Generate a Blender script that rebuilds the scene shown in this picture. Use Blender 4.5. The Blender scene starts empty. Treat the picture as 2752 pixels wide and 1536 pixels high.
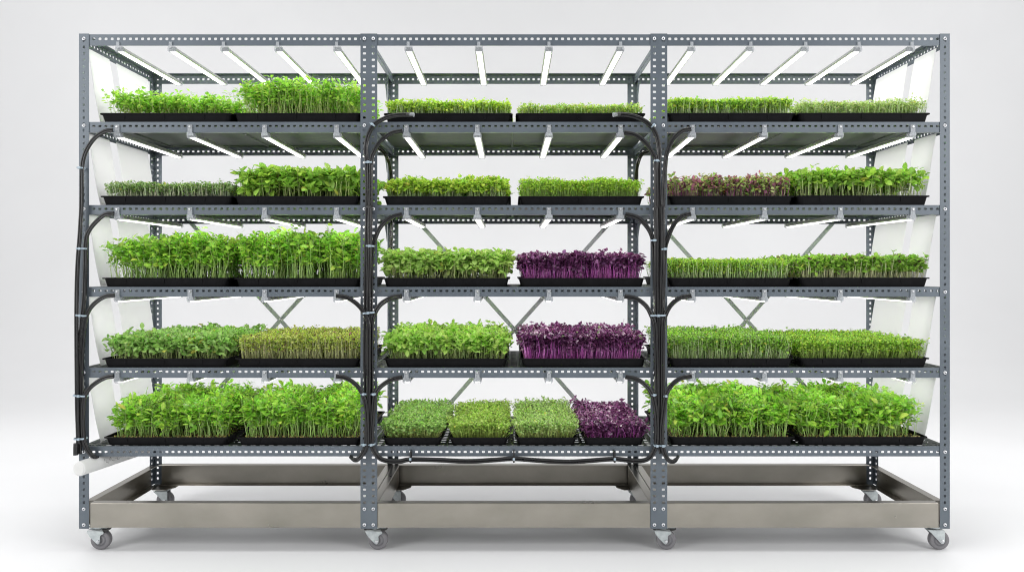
import bpy, bmesh, math, random
import numpy as np
from mathutils import Vector, Matrix

random.seed(7)
R = random.random
sc = bpy.context.scene
COL = sc.collection

# ------------------------------------------------------------------ camera
S = 680.0            # photo pixels per metre in the plane y = 0
CD = 2.95            # camera distance to the plane y = 0
CZ = 1.117           # camera height
def PX(px, y=0.0): return (px - 1376.0) / (S * CD / (CD + y))
def PZ(py, y=0.0): return CZ - (py - 725.0) / (S * CD / (CD + y))
cam = bpy.data.cameras.new("camera")
camo = bpy.data.objects.new("camera", cam); COL.objects.link(camo)
camo.location = (0, -CD, CZ); camo.rotation_euler = (math.pi / 2, 0, 0)
cam.sensor_width = 36; cam.lens = 36 * S * CD / 2752.0
cam.shift_y = -43.0 / 2752.0
cam.clip_end = 100; cam.clip_start = 0.05
sc.camera = camo

# ------------------------------------------------------------------ materials
def new_mat(name):
    m = bpy.data.materials.new(name); m.use_nodes = True
    nt = m.node_tree
    return m, nt, nt.nodes["Principled BSDF"], nt.nodes["Material Output"]
def noise(nt, scale, detail=4, vec=None, stretch=None):
    tc = nt.nodes.new("ShaderNodeTexCoord")
    src = tc.outputs["Object"]
    if stretch:
        mp = nt.nodes.new("ShaderNodeMapping"); mp.inputs["Scale"].default_value = stretch
        nt.links.new(src, mp.inputs["Vector"]); src = mp.outputs["Vector"]
    n = nt.nodes.new("ShaderNodeTexNoise"); n.inputs["Scale"].default_value = scale
    n.inputs["Detail"].default_value = detail
    nt.links.new(src, n.inputs["Vector"]); return n.outputs["Fac"]
def ramp(nt, fac, stops):
    r = nt.nodes.new("ShaderNodeValToRGB")
    while len(r.color_ramp.elements) < len(stops): r.color_ramp.elements.new(0.5)
    for e, (p, c) in zip(r.color_ramp.elements, stops):
        e.position = p; e.color = (*c, 1)
    nt.links.new(fac, r.inputs["Fac"]); return r.outputs["Color"]
def bump(nt, fac, p, strength=0.2, dist=0.002):
    b = nt.nodes.new("ShaderNodeBump"); b.inputs["Strength"].default_value = strength
    b.inputs["Distance"].default_value = dist
    nt.links.new(fac, b.inputs["Height"]); nt.links.new(b.outputs["Normal"], p.inputs["Normal"])
def mottled(name, c0, c1, rough, metal=0.0, scale=6.0, stretch=None, bmp=0.0, bscale=200, rvar=0.1, bstretch=None):
    m, nt, p, o = new_mat(name)
    f = noise(nt, scale, 5, stretch=stretch)
    nt.links.new(ramp(nt, f, [(0.3, c0), (0.7, c1)]), p.inputs["Base Color"])
    p.inputs["Metallic"].default_value = metal
    r = nt.nodes.new("ShaderNodeMapRange"); r.inputs["To Min"].default_value = rough - rvar
    r.inputs["To Max"].default_value = rough + rvar
    nt.links.new(f, r.inputs["Value"]); nt.links.new(r.outputs["Result"], p.inputs["Roughness"])
    if bmp: bump(nt, noise(nt, bscale, 2, stretch=bstretch), p, bmp, 0.001)
    return m
M = {}
M['paint'] = mottled("slate_paint", (0.088, 0.107, 0.128), (0.115, 0.138, 0.162), 0.42, 0.15, 5.0, bmp=0.08, bscale=500)
M['base'] = mottled("brushed_steel", (0.262, 0.25, 0.218), (0.345, 0.322, 0.284), 0.30, 1.0, 5.0, (1, 1, 1.6), 0.12, 60, 0.07, (1, 1, 30))
M['deck'] = mottled("galvanised_deck", (0.022, 0.030, 0.025), (0.075, 0.088, 0.075), 0.50, 0.1, 9.0, (1, 7, 1), 0.35, 14, 0.12, (1, 8, 1))
M['deck'].node_tree.nodes["Principled BSDF"].inputs["Specular IOR Level"].default_value = 0.12
M['zinc'] = mottled("zinc_plate", (0.42, 0.46, 0.47), (0.58, 0.62, 0.62), 0.42, 0.55, 60.0)
M['brace'] = mottled("galvanised_strap", (0.36, 0.40, 0.41), (0.52, 0.56, 0.57), 0.5, 0.35, 120.0)
M['bolt'] = mottled("bolt_zinc", (0.55, 0.56, 0.58), (0.75, 0.76, 0.78), 0.3, 0.8, 80.0)
M['socket_shade'] = mottled("bolt_socket_shade", (0.06, 0.06, 0.065), (0.09, 0.09, 0.1), 0.5, 0.3, 80.0)  # dark colour stands in for the shade inside a bolt socket
M['tyre'] = mottled("grey_rubber", (0.17, 0.165, 0.175), (0.20, 0.195, 0.205), 0.6, 0, 40.0, bmp=0.1)
M['hub'] = mottled("grey_hub", (0.12, 0.12, 0.13), (0.15, 0.15, 0.16), 0.5, 0, 40.0)
M['blacksteel'] = mottled("black_steel", (0.02, 0.02, 0.02), (0.05, 0.05, 0.05), 0.45, 0.3, 60.0)
M['tray'] = mottled("black_plastic", (0.004, 0.004, 0.0045), (0.007, 0.007, 0.008), 0.55, 0, 30.0, bmp=0.15, bscale=900)
M['tray'].node_tree.nodes["Principled BSDF"].inputs["Specular IOR Level"].default_value = 0.1
M['cable'] = mottled("black_rubber_cable", (0.005, 0.005, 0.006), (0.009, 0.009, 0.009), 0.30, 0, 20.0)
M['housing'] = mottled("light_housing", (0.27, 0.28, 0.275), (0.33, 0.34, 0.33), 0.35, 0.1, 20.0)

def clear_plastic(name, col, transp, rough=0.15):
    m, nt, p, o = new_mat(name)
    f = noise(nt, 150, 3)
    nt.links.new(ramp(nt, f, [(0.3, tuple(c * 0.75 for c in col)), (0.7, col)]), p.inputs["Base Color"])
    p.inputs["Roughness"].default_value = rough
    t = nt.nodes.new("ShaderNodeBsdfTransparent"); mx = nt.nodes.new("ShaderNodeMixShader")
    mx.inputs["Fac"].default_value = transp
    nt.links.new(p.outputs[0], mx.inputs[1]); nt.links.new(t.outputs[0], mx.inputs[2])
    nt.links.new(mx.outputs[0], o.inputs["Surface"]); return m
M['clear'] = clear_plastic("clear_plastic", (0.58, 0.61, 0.64), 0.55)
M['tie'] = clear_plastic("blue_grey_nylon", (0.42, 0.52, 0.60), 0.12, 0.25)

m, nt, p, o = new_mat("tube_glow")
p.inputs["Base Color"].default_value = (0.9, 0.9, 0.9, 1)
p.inputs["Emission Color"].default_value = (1.0, 0.965, 0.93, 1)
p.inputs["Emission Strength"].default_value = 52.0
M['glow'] = m

def sheet_mat(name, col, trans):
    m, nt, p, o = new_mat(name)
    nt.links.new(ramp(nt, noise(nt, 3, 3), [(0.3, tuple(c * 0.97 for c in col)), (0.7, col)]), p.inputs["Base Color"])
    p.inputs["Roughness"].default_value = 0.33
    t = nt.nodes.new("ShaderNodeBsdfTranslucent"); t.inputs["Color"].default_value = (0.9, 0.9, 0.9, 1)
    mx = nt.nodes.new("ShaderNodeMixShader"); mx.inputs["Fac"].default_value = trans
    nt.links.new(p.outputs[0], mx.inputs[1]); nt.links.new(t.outputs[0], mx.inputs[2])
    nt.links.new(mx.outputs[0], o.inputs["Surface"]); return m
M['sheet'] = sheet_mat("white_reflector", (0.95, 0.95, 0.95), 0.62)
M['pipe'] = sheet_mat("white_pipe", (0.80, 0.80, 0.79), 0.3)
M['pipe_cap'] = sheet_mat("white_pipe_cap", (0.84, 0.84, 0.82), 0.3)
M['ink'] = mottled("grey_ink", (0.25, 0.25, 0.25), (0.38, 0.38, 0.38), 0.6, 0, 300)

m, nt, p, o = new_mat("studio_white")
nt.links.new(ramp(nt, noise(nt, 0.8, 3), [(0.3, (0.80, 0.80, 0.806)), (0.7, (0.83, 0.83, 0.836))]), p.inputs["Base Color"])
p.inputs["Roughness"].default_value = 0.55
p.inputs["Specular IOR Level"].default_value = 0.3
M['studio'] = m

def leaf_mat(name, trans, rough, spec=0.5):
    m, nt, p, o = new_mat(name)
    a = nt.nodes.new("ShaderNodeAttribute"); a.attribute_name = "Col"
    n = noise(nt, 260, 2)
    hs = nt.nodes.new("ShaderNodeHueSaturation")
    mr = nt.nodes.new("ShaderNodeMapRange"); mr.inputs["To Min"].default_value = 0.75; mr.inputs["To Max"].default_value = 1.25
    nt.links.new(n, mr.inputs["Value"]); nt.links.new(mr.outputs["Result"], hs.inputs["Value"])
    nt.links.new(a.outputs["Color"], hs.inputs["Color"])
    nt.links.new(hs.outputs["Color"], p.inputs["Base Color"])
    p.inputs["Roughness"].default_value = rough
    p.inputs["Specular IOR Level"].default_value = spec
    t = nt.nodes.new("ShaderNodeBsdfTranslucent")
    nt.links.new(hs.outputs["Color"], t.inputs["Color"])
    mx = nt.nodes.new("ShaderNodeMixShader"); mx.inputs["Fac"].default_value = trans
    nt.links.new(p.outputs[0], mx.inputs[1]); nt.links.new(t.outputs[0], mx.inputs[2])
    nt.links.new(mx.outputs[0], o.inputs["Surface"]); return m
M['leaf'] = leaf_mat("seedling_green", 0.42, 0.42)
M['purple'] = leaf_mat("seedling_purple", 0.18, 0.33, 0.7)
m, nt, p, o = new_mat("coir_soil")
a = nt.nodes.new("ShaderNodeAttribute"); a.attribute_name = "Col"
nt.links.new(a.outputs["Color"], p.inputs["Base Color"]); p.inputs["Roughness"].default_value = 0.9
bump(nt, noise(nt, 300, 4), p, 0.8, 0.003)
M['soil'] = m

# ------------------------------------------------------------------ object helpers
def empty(name, loc=(0, 0, 0)):
    o = bpy.data.objects.new(name, None); o.location = loc; o.empty_display_size = 0.05
    COL.objects.link(o); return o
def tag(o, label=None, cat=None, group=None, kind=None):
    if label: o["label"] = label
    if cat: o["category"] = cat
    if group: o["group"] = group
    if kind: o["kind"] = kind
    return o
class MB:
    def __init__(s): s.v = []; s.f = []; s.sm = []
    def add(s, vs, fs, smooth=False):
        b = len(s.v); s.v += [tuple(x) for x in vs]
        for f in fs: s.f.append(tuple(b + i for i in f)); s.sm.append(smooth)
    def box(s, x0, x1, y0, y1, z0, z1):
        vs = [(x, y, z) for x in (x0, x1) for y in (y0, y1) for z in (z0, z1)]
        s.add(vs, [(0, 1, 3, 2), (4, 6, 7, 5), (0, 4, 5, 1), (2, 3, 7, 6), (0, 2, 6, 4), (1, 5, 7, 3)])
    def prism(s, pts, a, b, fn):
        """closed outline pts (2-D), extruded from a to b; fn(u,v,w)->xyz"""
        n = len(pts)
        vs = [fn(u, v, a) for u, v in pts] + [fn(u, v, b) for u, v in pts]
        fs = [tuple(range(n)), tuple(range(2 * n - 1, n - 1, -1))]
        fs += [(i, (i + 1) % n, n + (i + 1) % n, n + i) for i in range(n)]
        s.add(vs, fs)
    def lathe(s, prof, n, fn, smooth=True):
        """prof: (r, h) list; fn(a,b,h) -> xyz with a,b the circle plane"""
        vs = []
        for r, h in prof:
            for k in range(n):
                t = 2 * math.pi * k / n; vs.append(fn(r * math.cos(t), r * math.sin(t), h))
        fs = []
        for i in range(len(prof) - 1):
            for k in range(n):
                k2 = (k + 1) % n; fs.append((i * n + k, i * n + k2, (i + 1) * n + k2, (i + 1) * n + k))
        s.add(vs, fs, smooth)
        s.add([fn(*((prof[0][0] * math.cos(2 * math.pi * k / n)), (prof[0][0] * math.sin(2 * math.pi * k / n)), prof[0][1])) for k in range(n)], [tuple(range(n))])
        s.add([fn(*((prof[-1][0] * math.cos(2 * math.pi * k / n)), (prof[-1][0] * math.sin(2 * math.pi * k / n)), prof[-1][1])) for k in range(n)], [tuple(range(n))])
    def tube(s, pts, r, n=8):
        pts = [Vector(q) for q in pts]; m = len(pts); vs = []
        up = Vector((0.13, 1, 0.07)).normalized()
        for i, q in enumerate(pts):
            d = (pts[min(i + 1, m - 1)] - pts[max(i - 1, 0)]).normalized()
            a = d.cross(up); a = a.normalized() if a.length > 1e-6 else Vector((1, 0, 0)); b = d.cross(a)
            rr = r[i] if isinstance(r, (list, tuple)) else r
            for k in range(n):
                t = 2 * math.pi * k / n; vs.append(q + (a * math.cos(t) + b * math.sin(t)) * rr)
        fs = [(i * n + k, i * n + (k + 1) % n, (i + 1) * n + (k + 1) % n, (i + 1) * n + k) for i in range(m - 1) for k in range(n)]
        s.add(vs, fs, True)
        s.add(vs[:n], [tuple(range(n))]); s.add(vs[-n:], [tuple(range(n))])
    def strip(s, L, W, pitch, holes, hw, hh, fn, th=0.002, start=None, solid=()):
        """perforated flat strip: length L (u), width W (v), hole rows at v in holes; fn(u,v,w)"""
        n = int((L - 0.012) // pitch)
        m0 = (L - n * pitch) / 2 if start is None else start
        c = min(hw, hh) * 0.42
        bands = []
        hs = sorted(holes)
        edges = [0] + [(hs[i] + hs[i + 1]) / 2 for i in range(len(hs) - 1)] + [W]
        for j, h in enumerate(hs): bands.append((edges[j], edges[j + 1], h))
        quad = lambda pts: s.add([fn(u, v, 0) for u, v in pts] + [fn(u, v, th) for u, v in pts], [(0, 1, 2, 3), (7, 6, 5, 4)])
        for (v0, v1, vc) in bands:
            if m0 > 1e-5:
                quad([(0, v0), (m0, v0), (m0, v1), (0, v1)]); quad([(L - (L - m0 - n * pitch), v0), (L, v0), (L, v1), (m0 + n * pitch, v1)])
            for i in range(n):
                u0 = m0 + i * pitch; u1 = u0 + pitch; uc = (u0 + u1) / 2
                if i in solid: quad([(u0, v0), (u1, v0), (u1, v1), (u0, v1)]); continue
                H = [(uc - hw + c, vc - hh), (uc + hw - c, vc - hh), (uc + hw, vc - hh + c), (uc + hw, vc + hh - c),
                     (uc + hw - c, vc + hh), (uc - hw + c, vc + hh), (uc - hw, vc + hh - c), (uc - hw, vc - hh + c)]
                C = [(u0, v0), (u1, v0), (u1, v1), (u0, v1)]
                P = C + H
                F = [(0, 1, 5, 4), (1, 2, 7, 6), (2, 3, 9, 8), (3, 0, 11, 10), (1, 6, 5), (2, 8, 7), (3, 10, 9), (0, 4, 11)]
                vs = [fn(u, v, 0) for u, v in P] + [fn(u, v, th) for u, v in P]
                fs = F + [tuple(12 + q for q in reversed(f)) for f in F]
                fs += [(4 + k, 4 + (k + 1) % 8, 16 + (k + 1) % 8, 16 + k) for k in range(8)]
                s.add(vs, fs)
        O = [(0, 0), (L, 0), (L, W), (0, W)]
        vs = [fn(u, v, 0) for u, v in O] + [fn(u, v, th) for u, v in O]
        s.add(vs, [(k, (k + 1) % 4, 4 + (k + 1) % 4, 4 + k) for k in range(4)])
    def mesh(s, name, mat):
        me = bpy.data.meshes.new(name); me.from_pydata(s.v, [], s.f)
        me.polygons.foreach_set("use_smooth", s.sm); me.materials.append(M[mat] if isinstance(mat, str) else mat)
        bm = bmesh.new(); bm.from_mesh(me); bmesh.ops.recalc_face_normals(bm, faces=bm.faces); bm.to_mesh(me); bm.free()
        me.update(); return me
    def build(s, name, mat, parent=None, loc=(0, 0, 0)):
        o = bpy.data.objects.new(name, s.mesh(name, mat)); COL.objects.link(o)
        o.parent = parent; o.location = loc; return o
def link(name, me, parent=None, loc=(0, 0, 0)):
    o = bpy.data.objects.new(name, me); COL.objects.link(o); o.parent = parent; o.location = loc; return o
def bevel(o, w=0.0008, seg=1):
    b = o.modifiers.new("bevel", 'BEVEL'); b.width = w; b.segments = seg; b.limit_method = 'ANGLE'; b.angle_limit = math.radians(50)

# ------------------------------------------------------------------ rack dimensions
DB = 0.61                                   # back plane
ZT = [PZ(92.5), PZ(327.6), PZ(550.8), PZ(770.6), PZ(987.0), PZ(1198.0)]     # beam tops
ZB = [PZ(123.0), PZ(355.6), PZ(576.5), PZ(796.8), PZ(1014.5), PZ(1225.4)]   # beam bottoms
XL0, XL1 = PX(213), PX(239.5)
XR0, XR1 = PX(2525.6), PX(2552)
XA0, XA1 = PX(969), PX(1014)
XB0, XB1 = PX(1748), PX(1793)
XAc, XBc = (XA0 + XA1) / 2, (XB0 + XB1) / 2
ZTOP, ZBOT = PZ(91), PZ(1419)

rack = empty("metal_rack", (0, 0, 0.09))
tag(rack, "long slate grey perforated steel rack on casters with five shelf levels in three bays", "rack")
RL = Vector((0, 0, -0.09))
def rp(name, mb, mat, parent=None):
    return mb.build(name, mat, rack, RL) if parent is None else mb.build(name, mat, parent)

bolt_mb = MB()
bolt_mb.lathe([(0.0072, 0), (0.0072, 0.001), (0.0064, 0.0028), (0.0032, 0.0036)], 14, lambda a, b, h: (a, -h, b))
bolt_me = bolt_mb.mesh("bolt", 'bolt')
rc = MB(); rc.lathe([(0.0029, 0.0036), (0.0028, 0.0040)], 6, lambda a, b, h: (a, -h, b), False)
rc_me = rc.mesh("bolt_socket", 'socket_shade')
bolt_me.materials.append(M['socket_shade'])
# merge the dark raised socket faces into the bolt mesh
_bm = bmesh.new(); _bm.from_mesh(bolt_me); _n = len(_bm.faces); _bm.from_mesh(rc_me); _bm.faces.ensure_lookup_table()
for f in list(_bm.faces)[_n:]: f.material_index = 1
_bm.to_mesh(bolt_me); _bm.free(); bpy.data.meshes.remove(rc_me)
def bolt(parent, x, y, z):
    o = link("bolt", bolt_me, parent, (x, y, z)); o.rotation_euler = (0, R() * 6, 0); return o

P = 0.0253
H = ZTOP - ZBOT
boltz = [PZ(104.7)] + [PZ(v) for v in (337.5, 561.5, 784, 1000.5, 1213)] + [PZ(1366), PZ(1408.5)]
# front posts
for (x0, x1, cols) in ((XL0, XL1, 1), (XA0, XA1, 2), (XB0, XB1, 2), (XR0, XR1, 1)):
    mb = MB(); W = x1 - x0
    rows = [W * 0.5] if cols == 1 else [W * 0.235, W * 0.765]
    nsol = set(range(0, 3))
    mb.strip(H, W, P, rows, 0.0055 if cols == 1 else 0.0045, 0.0046 if cols == 1 else 0.0062,
             lambda u, v, w: (x0 + v, -w, ZBOT + u), 0.002, solid=nsol)
    # side flange(s)
    if cols == 1:
        xs = x0 if x0 < 0 else x1 - 0.002
        mb.strip(H, 0.036, P, [0.018], 0.0055, 0.0046, lambda u, v, w: (xs + w, v + 0.0002, ZBOT + u), 0.002)
    else:
        xc = (x0 + x1) / 2 - 0.001
        mb.box(xc, xc + 0.002, 0.0002, 0.034, ZBOT, ZTOP)
    po = rp("post", mb, 'paint')
    for k, z in enumerate(boltz):
        for r_ in rows:
            b = bolt(po, x0 + r_, -0.0021, z)
# back posts
bpx = [(XL0, XL1, XL0), (-0.588, -0.542, -0.588), (0.551, 0.597, 0.595), (XR0, XR1, XR1 - 0.002)]
for (x0, x1, xs) in bpx:
    mb = MB(); W = x1 - x0
    mb.strip(H, W, P, [W * 0.5], 0.0055, 0.0046, lambda u, v, w: (x0 + v, DB + 0.004 - w, ZBOT + u), 0.002)
    mb.strip(H, 0.038, P, [0.019], 0.0055, 0.0046, lambda u, v, w: (xs + w, DB - v + 0.0018, ZBOT + u), 0.002)
    po = rp("post", mb, 'paint')
    for z in boltz[1:6]: bolt(po, (x0 + x1) / 2, DB + 0.0018, z)

spans = [(XL0 + 0.004, XAc - 0.0005), (XAc + 0.0005, XBc - 0.0005), (XBc + 0.0005, XR1 - 0.004)]
# front and back beams
for r in range(6):
    zt, zb = ZT[r], ZB[r]; Wd = zt - zb
    for b, (x0, x1) in enumerate(spans):
        mb = MB()
        hv = Wd * (0.60 if r == 0 else (0.60 if r < 5 else 0.44))
        hh = 0.0052 if r == 0 else 0.0042
        mb.strip(x1 - x0, Wd, 0.02405, [hv], 0.0060, hh, lambda u, v, w: (x0 + u, 0.0006 + w, zb + v), 0.0018)
        if r == 0: mb.box(x0, x1, 0.0026, 0.024, zt - 0.002, zt)
        else: mb.box(x0, x1, 0.0026, 0.020, zb, zb + 0.002)
        o = rp("beam", mb, 'paint')
        mb = MB()
        mb.strip(x1 - x0, Wd, 0.02395, [Wd * 0.5], 0.0055, 0.0052 if r == 0 else 0.0040,
                 lambda u, v, w: (x0 + u, DB - 0.002 + w, zb + v), 0.0018)
        if r == 0: mb.box(x0, x1, DB - 0.026, DB - 0.0022, zt - 0.002, zt)
        else: mb.box(x0, x1, DB - 0.022, DB - 0.0022, zb, zb + 0.002)
        rp("beam", mb, 'paint')
    # side beams and cross beams
    for xs, sgn in ((XL0 + 0.0025, 1), (XR1 - 0.0045, -1), (XAc - 0.004, 0), (XBc + 0.003, 0)):
        mb = MB()
        mb.strip(DB - 0.008, Wd - 0.002, 0.024, [Wd * 0.5], 0.0055, 0.0045, lambda u, v, w: (xs + w, 0.004 + u, zb + 0.0005 + v), 0.0018)
        if sgn and r == 0:
            xa, xb = (xs + 0.002, xs + 0.030) if sgn > 0 else (xs - 0.028, xs - 0.0002)
            mb.box(xa, xb, 0.026, DB - 0.028, zt - 0.0045, zt - 0.0025)
        rp("side_beam" if sgn else "cross_beam", mb, 'paint')
# shelf decks
for r in range(1, 6):
    for (x0, x1) in spans:
        mb = MB(); z1 = ZT[r] - 0.0006; z0 = z1 - 0.0016
        xa, xb = x0 + 0.004, x1 - 0.004
        ya, yb = 0.0030, DB - 0.0025
        if r < 4:
            mb.box(xa, xb, ya, yb, z0, z1)
        else:
            n = 20; w = (yb - ya) / n
            for j in range(n):
                mb.strip(xb - xa, w, 0.036, [w / 2], 0.0125, 0.0062, lambda u, v, ww: (xa + u, ya + j * w + v, z0 + ww), 0.0016)
        # embossed stiffening ridges below
        for xr in (xa + 0.09, (xa + xb) / 2 - 0.012, xb - 0.10):
            mb.prism([(0, 0), (0.012, 0), (0.009, -0.006), (0.003, -0.006)], 0.06, DB - 0.06, lambda u, v, ww: (xr + u, ww, z0 - 0.0002 + v))
        for yr in (0.045, DB - 0.065):
            mb.prism([(0, 0), (0.012, 0), (0.009, -0.006), (0.003, -0.006)], xa + 0.11, xb - 0.11, lambda u, v, ww: (ww, yr + u, z0 - 0.0004 + v))
        rp("shelf_panel", mb, 'deck')
# gussets at the tops of the middle back posts
for xs in (-0.588, 0.5955):
    for r in (0, 1, 2):
        mb = MB(); z = ZB[r]
        pts = [(0.0, 0.0), (0.09, 0.0), (0.05, -0.018), (0.022, -0.05), (0.0, -0.085)]
        mb.prism(pts, 0, 0.002, lambda u, v, w: (xs + w - 0.003, DB - 0.038 - u, z + v))
        rp("gusset_plate", mb, 'paint')
# cross braces behind
def strap(mb, x0, z0, x1, z1, y, w=0.019, th=0.0022):
    d = Vector((x1 - x0, 0, z1 - z0)); n = Vector((-d.z, 0, d.x)).normalized() * w / 2
    a, b = Vector((x0, y, z0)), Vector((x1, y, z1)); t = Vector((0, th, 0))
    vs = [a - n, a + n, b + n, b - n, a - n + t, a + n + t, b + n + t, b - n + t]
    mb.add(vs, [(0, 1, 2, 3), (7, 6, 5, 4), (0, 4, 5, 1), (1, 5, 6, 2), (2, 6, 7, 3), (3, 7, 4, 0)])
yb_ = DB + 0.006
for (cx, cz, xl, xr, dx) in ((-1.107, 0.878, -1.548, -0.668, 0), (0.012, 0.832, -0.455, 0.479, 0), (1.122, 0.876, 0.690, 1.548, 0)):
    ztop = ZB[2] + 0.02; zlo = ZB[5] + 0.02
    k = (cz - zlo)
    for j, xt in enumerate((xl, xr)):
        mb = MB(); sl = (cx - xt) / (ztop - cz)
        strap(mb, xt, ztop, cx, cz, yb_ + j * 0.0032)
        strap(mb, cx, cz, cx + sl * k * 0.98, zlo, yb_ + j * 0.0032 + 0.00001)
        o = rp("cross_brace", mb, 'brace')
    bolt(o, cx, yb_ - 0.0005, cz)
# base rails
zb0, zb1 = PZ(1417.5), PZ(1351.5)
def channel(mb, x0, x1, y0, y1, open_dir, fl=0.034, th=0.003):
    """C channel in a box; web on the side away from open_dir"""
    if open_dir == 'y+': mb.box(x0, x1, y0, y0 + th, zb0, zb1); yy = (y0 + th + 0.0002, y0 + fl); xx = (x0, x1)
    elif open_dir == 'y-': mb.box(x0, x1, y1 - th, y1, zb0, zb1); yy = (y1 - fl, y1 - th - 0.0002); xx = (x0, x1)
    elif open_dir == 'x+': mb.box(x0, x0 + th, y0, y1, zb0, zb1); xx = (x0 + th + 0.0002, x0 + fl); yy = (y0, y1)
    else: mb.box(x1 - th, x1, y0, y1, zb0, zb1); xx = (x1 - fl, x1 - th - 0.0002); yy = (y0, y1)
    mb.box(xx[0], xx[1], yy[0], yy[1], zb1 - th, zb1)
    mb.box(xx[0], xx[1], yy[0], yy[1], zb0, zb0 + th)
for (x0, x1) in ((XL1 + 0.001, XAc - 0.001), (XAc + 0.001, XBc - 0.001), (XBc + 0.001, XR0 - 0.001)):
    mb = MB(); channel(mb, x0, x1, 0.003, 0.05, 'y+'); o = rp("base_rail", mb, 'base'); bevel(o, 0.0012, 2)
    mb = MB(); channel(mb, x0, x1, DB - 0.05, DB, 'y-'); o = rp("base_rail", mb, 'base'); bevel(o, 0.0012, 2)
mb = MB(); channel(mb, XL0 + 0.004, XL0 + 0.05, 0.0375, DB - 0.036, 'x+'); bevel(rp("base_rail", mb, 'base'), 0.0012, 2)
mb = MB(); channel(mb, XR1 - 0.05, XR1 - 0.004, 0.0375, DB - 0.036, 'x-'); bevel(rp("base_rail", mb, 'base'), 0.0012, 2)
for xc in (XAc, XBc):
    for d, od in ((-1, 'x-'), (1, 'x+')):
        mb = MB()
        xa, xb = (xc - 0.033, xc - 0.0008) if d < 0 else (xc + 0.0008, xc + 0.033)
        mb.box(xa, xb, 0.0375, DB - 0.036, zb0 + 0.001, zb1 - 0.001)
        bevel(rp("base_cross_rail", mb, 'base'), 0.002, 2)
# gusset plates above back casters
for xc in (XL0 + 0.07, XAc + 0.03, XBc - 0.03, XR1 - 0.07):
    mb = MB(); mb.prism([(-0.06, 0), (0.06, 0), (0.06, -0.05), (0.03, -0.09), (-0.03, -0.09), (-0.06, -0.05)], zb0 - 0.0034, zb0 - 0.0005, lambda u, v, w: (xc + u, DB - 0.004 + v, w))
    rp("caster_mount", mb, 'base')

# casters
def caster(x, y, style):
    WR = 0.0385; wz = WR
    c = MB(); c.box(x - 0.045, x + 0.033, y - 0.02, y + 0.028, 0.0895, 0.0935)
    c.lathe([(0.020, 0.0835), (0.024, 0.0865), (0.024, 0.0893)], 20, lambda a, b, h: (x - 0.012 + a, y + 0.004 + b, h))
    co = rp("caster", c, 'zinc')
    w = MB()
    w.lathe([(0.026, -0.0125), (0.0345, -0.0130), (0.0375, -0.0115), (WR, -0.007), (WR, 0.007), (0.0375, 0.0115), (0.0345, 0.0130), (0.026, 0.0125)],
            40, lambda a, b, h: (x + a, y + h, wz + b))
    wo = w.build("wheel", 'tyre', co)
    h = MB(); h.lathe([(0.0262, -0.0105), (0.024, -0.0132), (0.012, -0.0118), (0.010, -0.0145), (0.010, 0.0145), (0.012, 0.0118), (0.024, 0.0132), (0.0262, 0.0105)],
                      32, lambda a, b, hh: (x + a, y + hh, wz + b))
    h.build("wheel_hub", 'hub', co)
    if style in (0, 1):
        pts = [(-0.051, 0.040), (0.016, 0.0375), (0.0185, 0.031), (0.0165, 0.027), (0.006, 0.021), (0.003, 0.016), (0.0045, -0.004), (0.0, -0.012), (-0.006, -0.015),
               (-0.013, -0.010), (-0.036, 0.013), (-0.046, 0.028)]
        ax = (-0.004, -0.003)
    else:
        pts = [(-0.052, 0.043), (0.015, 0.0415), (0.0165, 0.036), (0.0165, -0.004), (0.011, -0.012), (0.004, -0.013), (-0.002, -0.008), (-0.036, 0.029)]
        ax = (0.006, -0.002)
    f = MB()
    for ya, yb2 in ((-0.0185, -0.0160), (0.0160, 0.0185)):
        f.prism(pts, ya, yb2, lambda u, v, ww: (x + u, y + ww, wz + v))
    f.box(x - 0.045, x + 0.012, y - 0.0158, y + 0.0158, wz + 0.0405, wz + 0.0435)
    fo = f.build("caster_fork", 'zinc', co); bevel(fo, 0.001, 2)
    a_ = MB(); a_.lathe([(0.0066, 0.0185), (0.0066, 0.0205), (0.005, 0.0225), (0.002, 0.0228)], 16, lambda a, b, hh: (x + ax[0] + a, y - hh, wz + ax[1] + b))
    a_.build("axle_bolt", 'bolt', co)
    if style in (0, 1):
        b_ = MB()
        if style == 1:
            pt = [(-0.055, 0.0445), (-0.02, 0.0435), (0.003, 0.046), (0.018, 0.0445), (0.036, 0.0495), (0.0385, 0.046), (0.034, 0.041), (0.018, 0.0375), (0.012, 0.0415), (-0.02, 0.0405), (-0.052, 0.041)]
        else:
            pt = [(-0.02, 0.0425), (0.02, 0.044), (0.035, 0.0445), (0.030, 0.036), (0.020, 0.030), (0.014, 0.037), (-0.02, 0.0395)]
        b_.prism(pt, -0.0150, 0.0150, lambda u, v, ww: (x + u, y + ww, wz + v))
        b_.build("brake_lever", 'blacksteel', co)
for (px, y, st) in ((273, 0.045, 0), (1017, 0.045, 1), (1790, 0.045, 1), (2521.5, 0.045, 2),
                    (445, 0.565, 2), (1069, 0.565, 2), (1714.7, 0.565, 2), (2344.6, 0.565, 2)):
    caster(PX(px, y), y, st)

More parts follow.
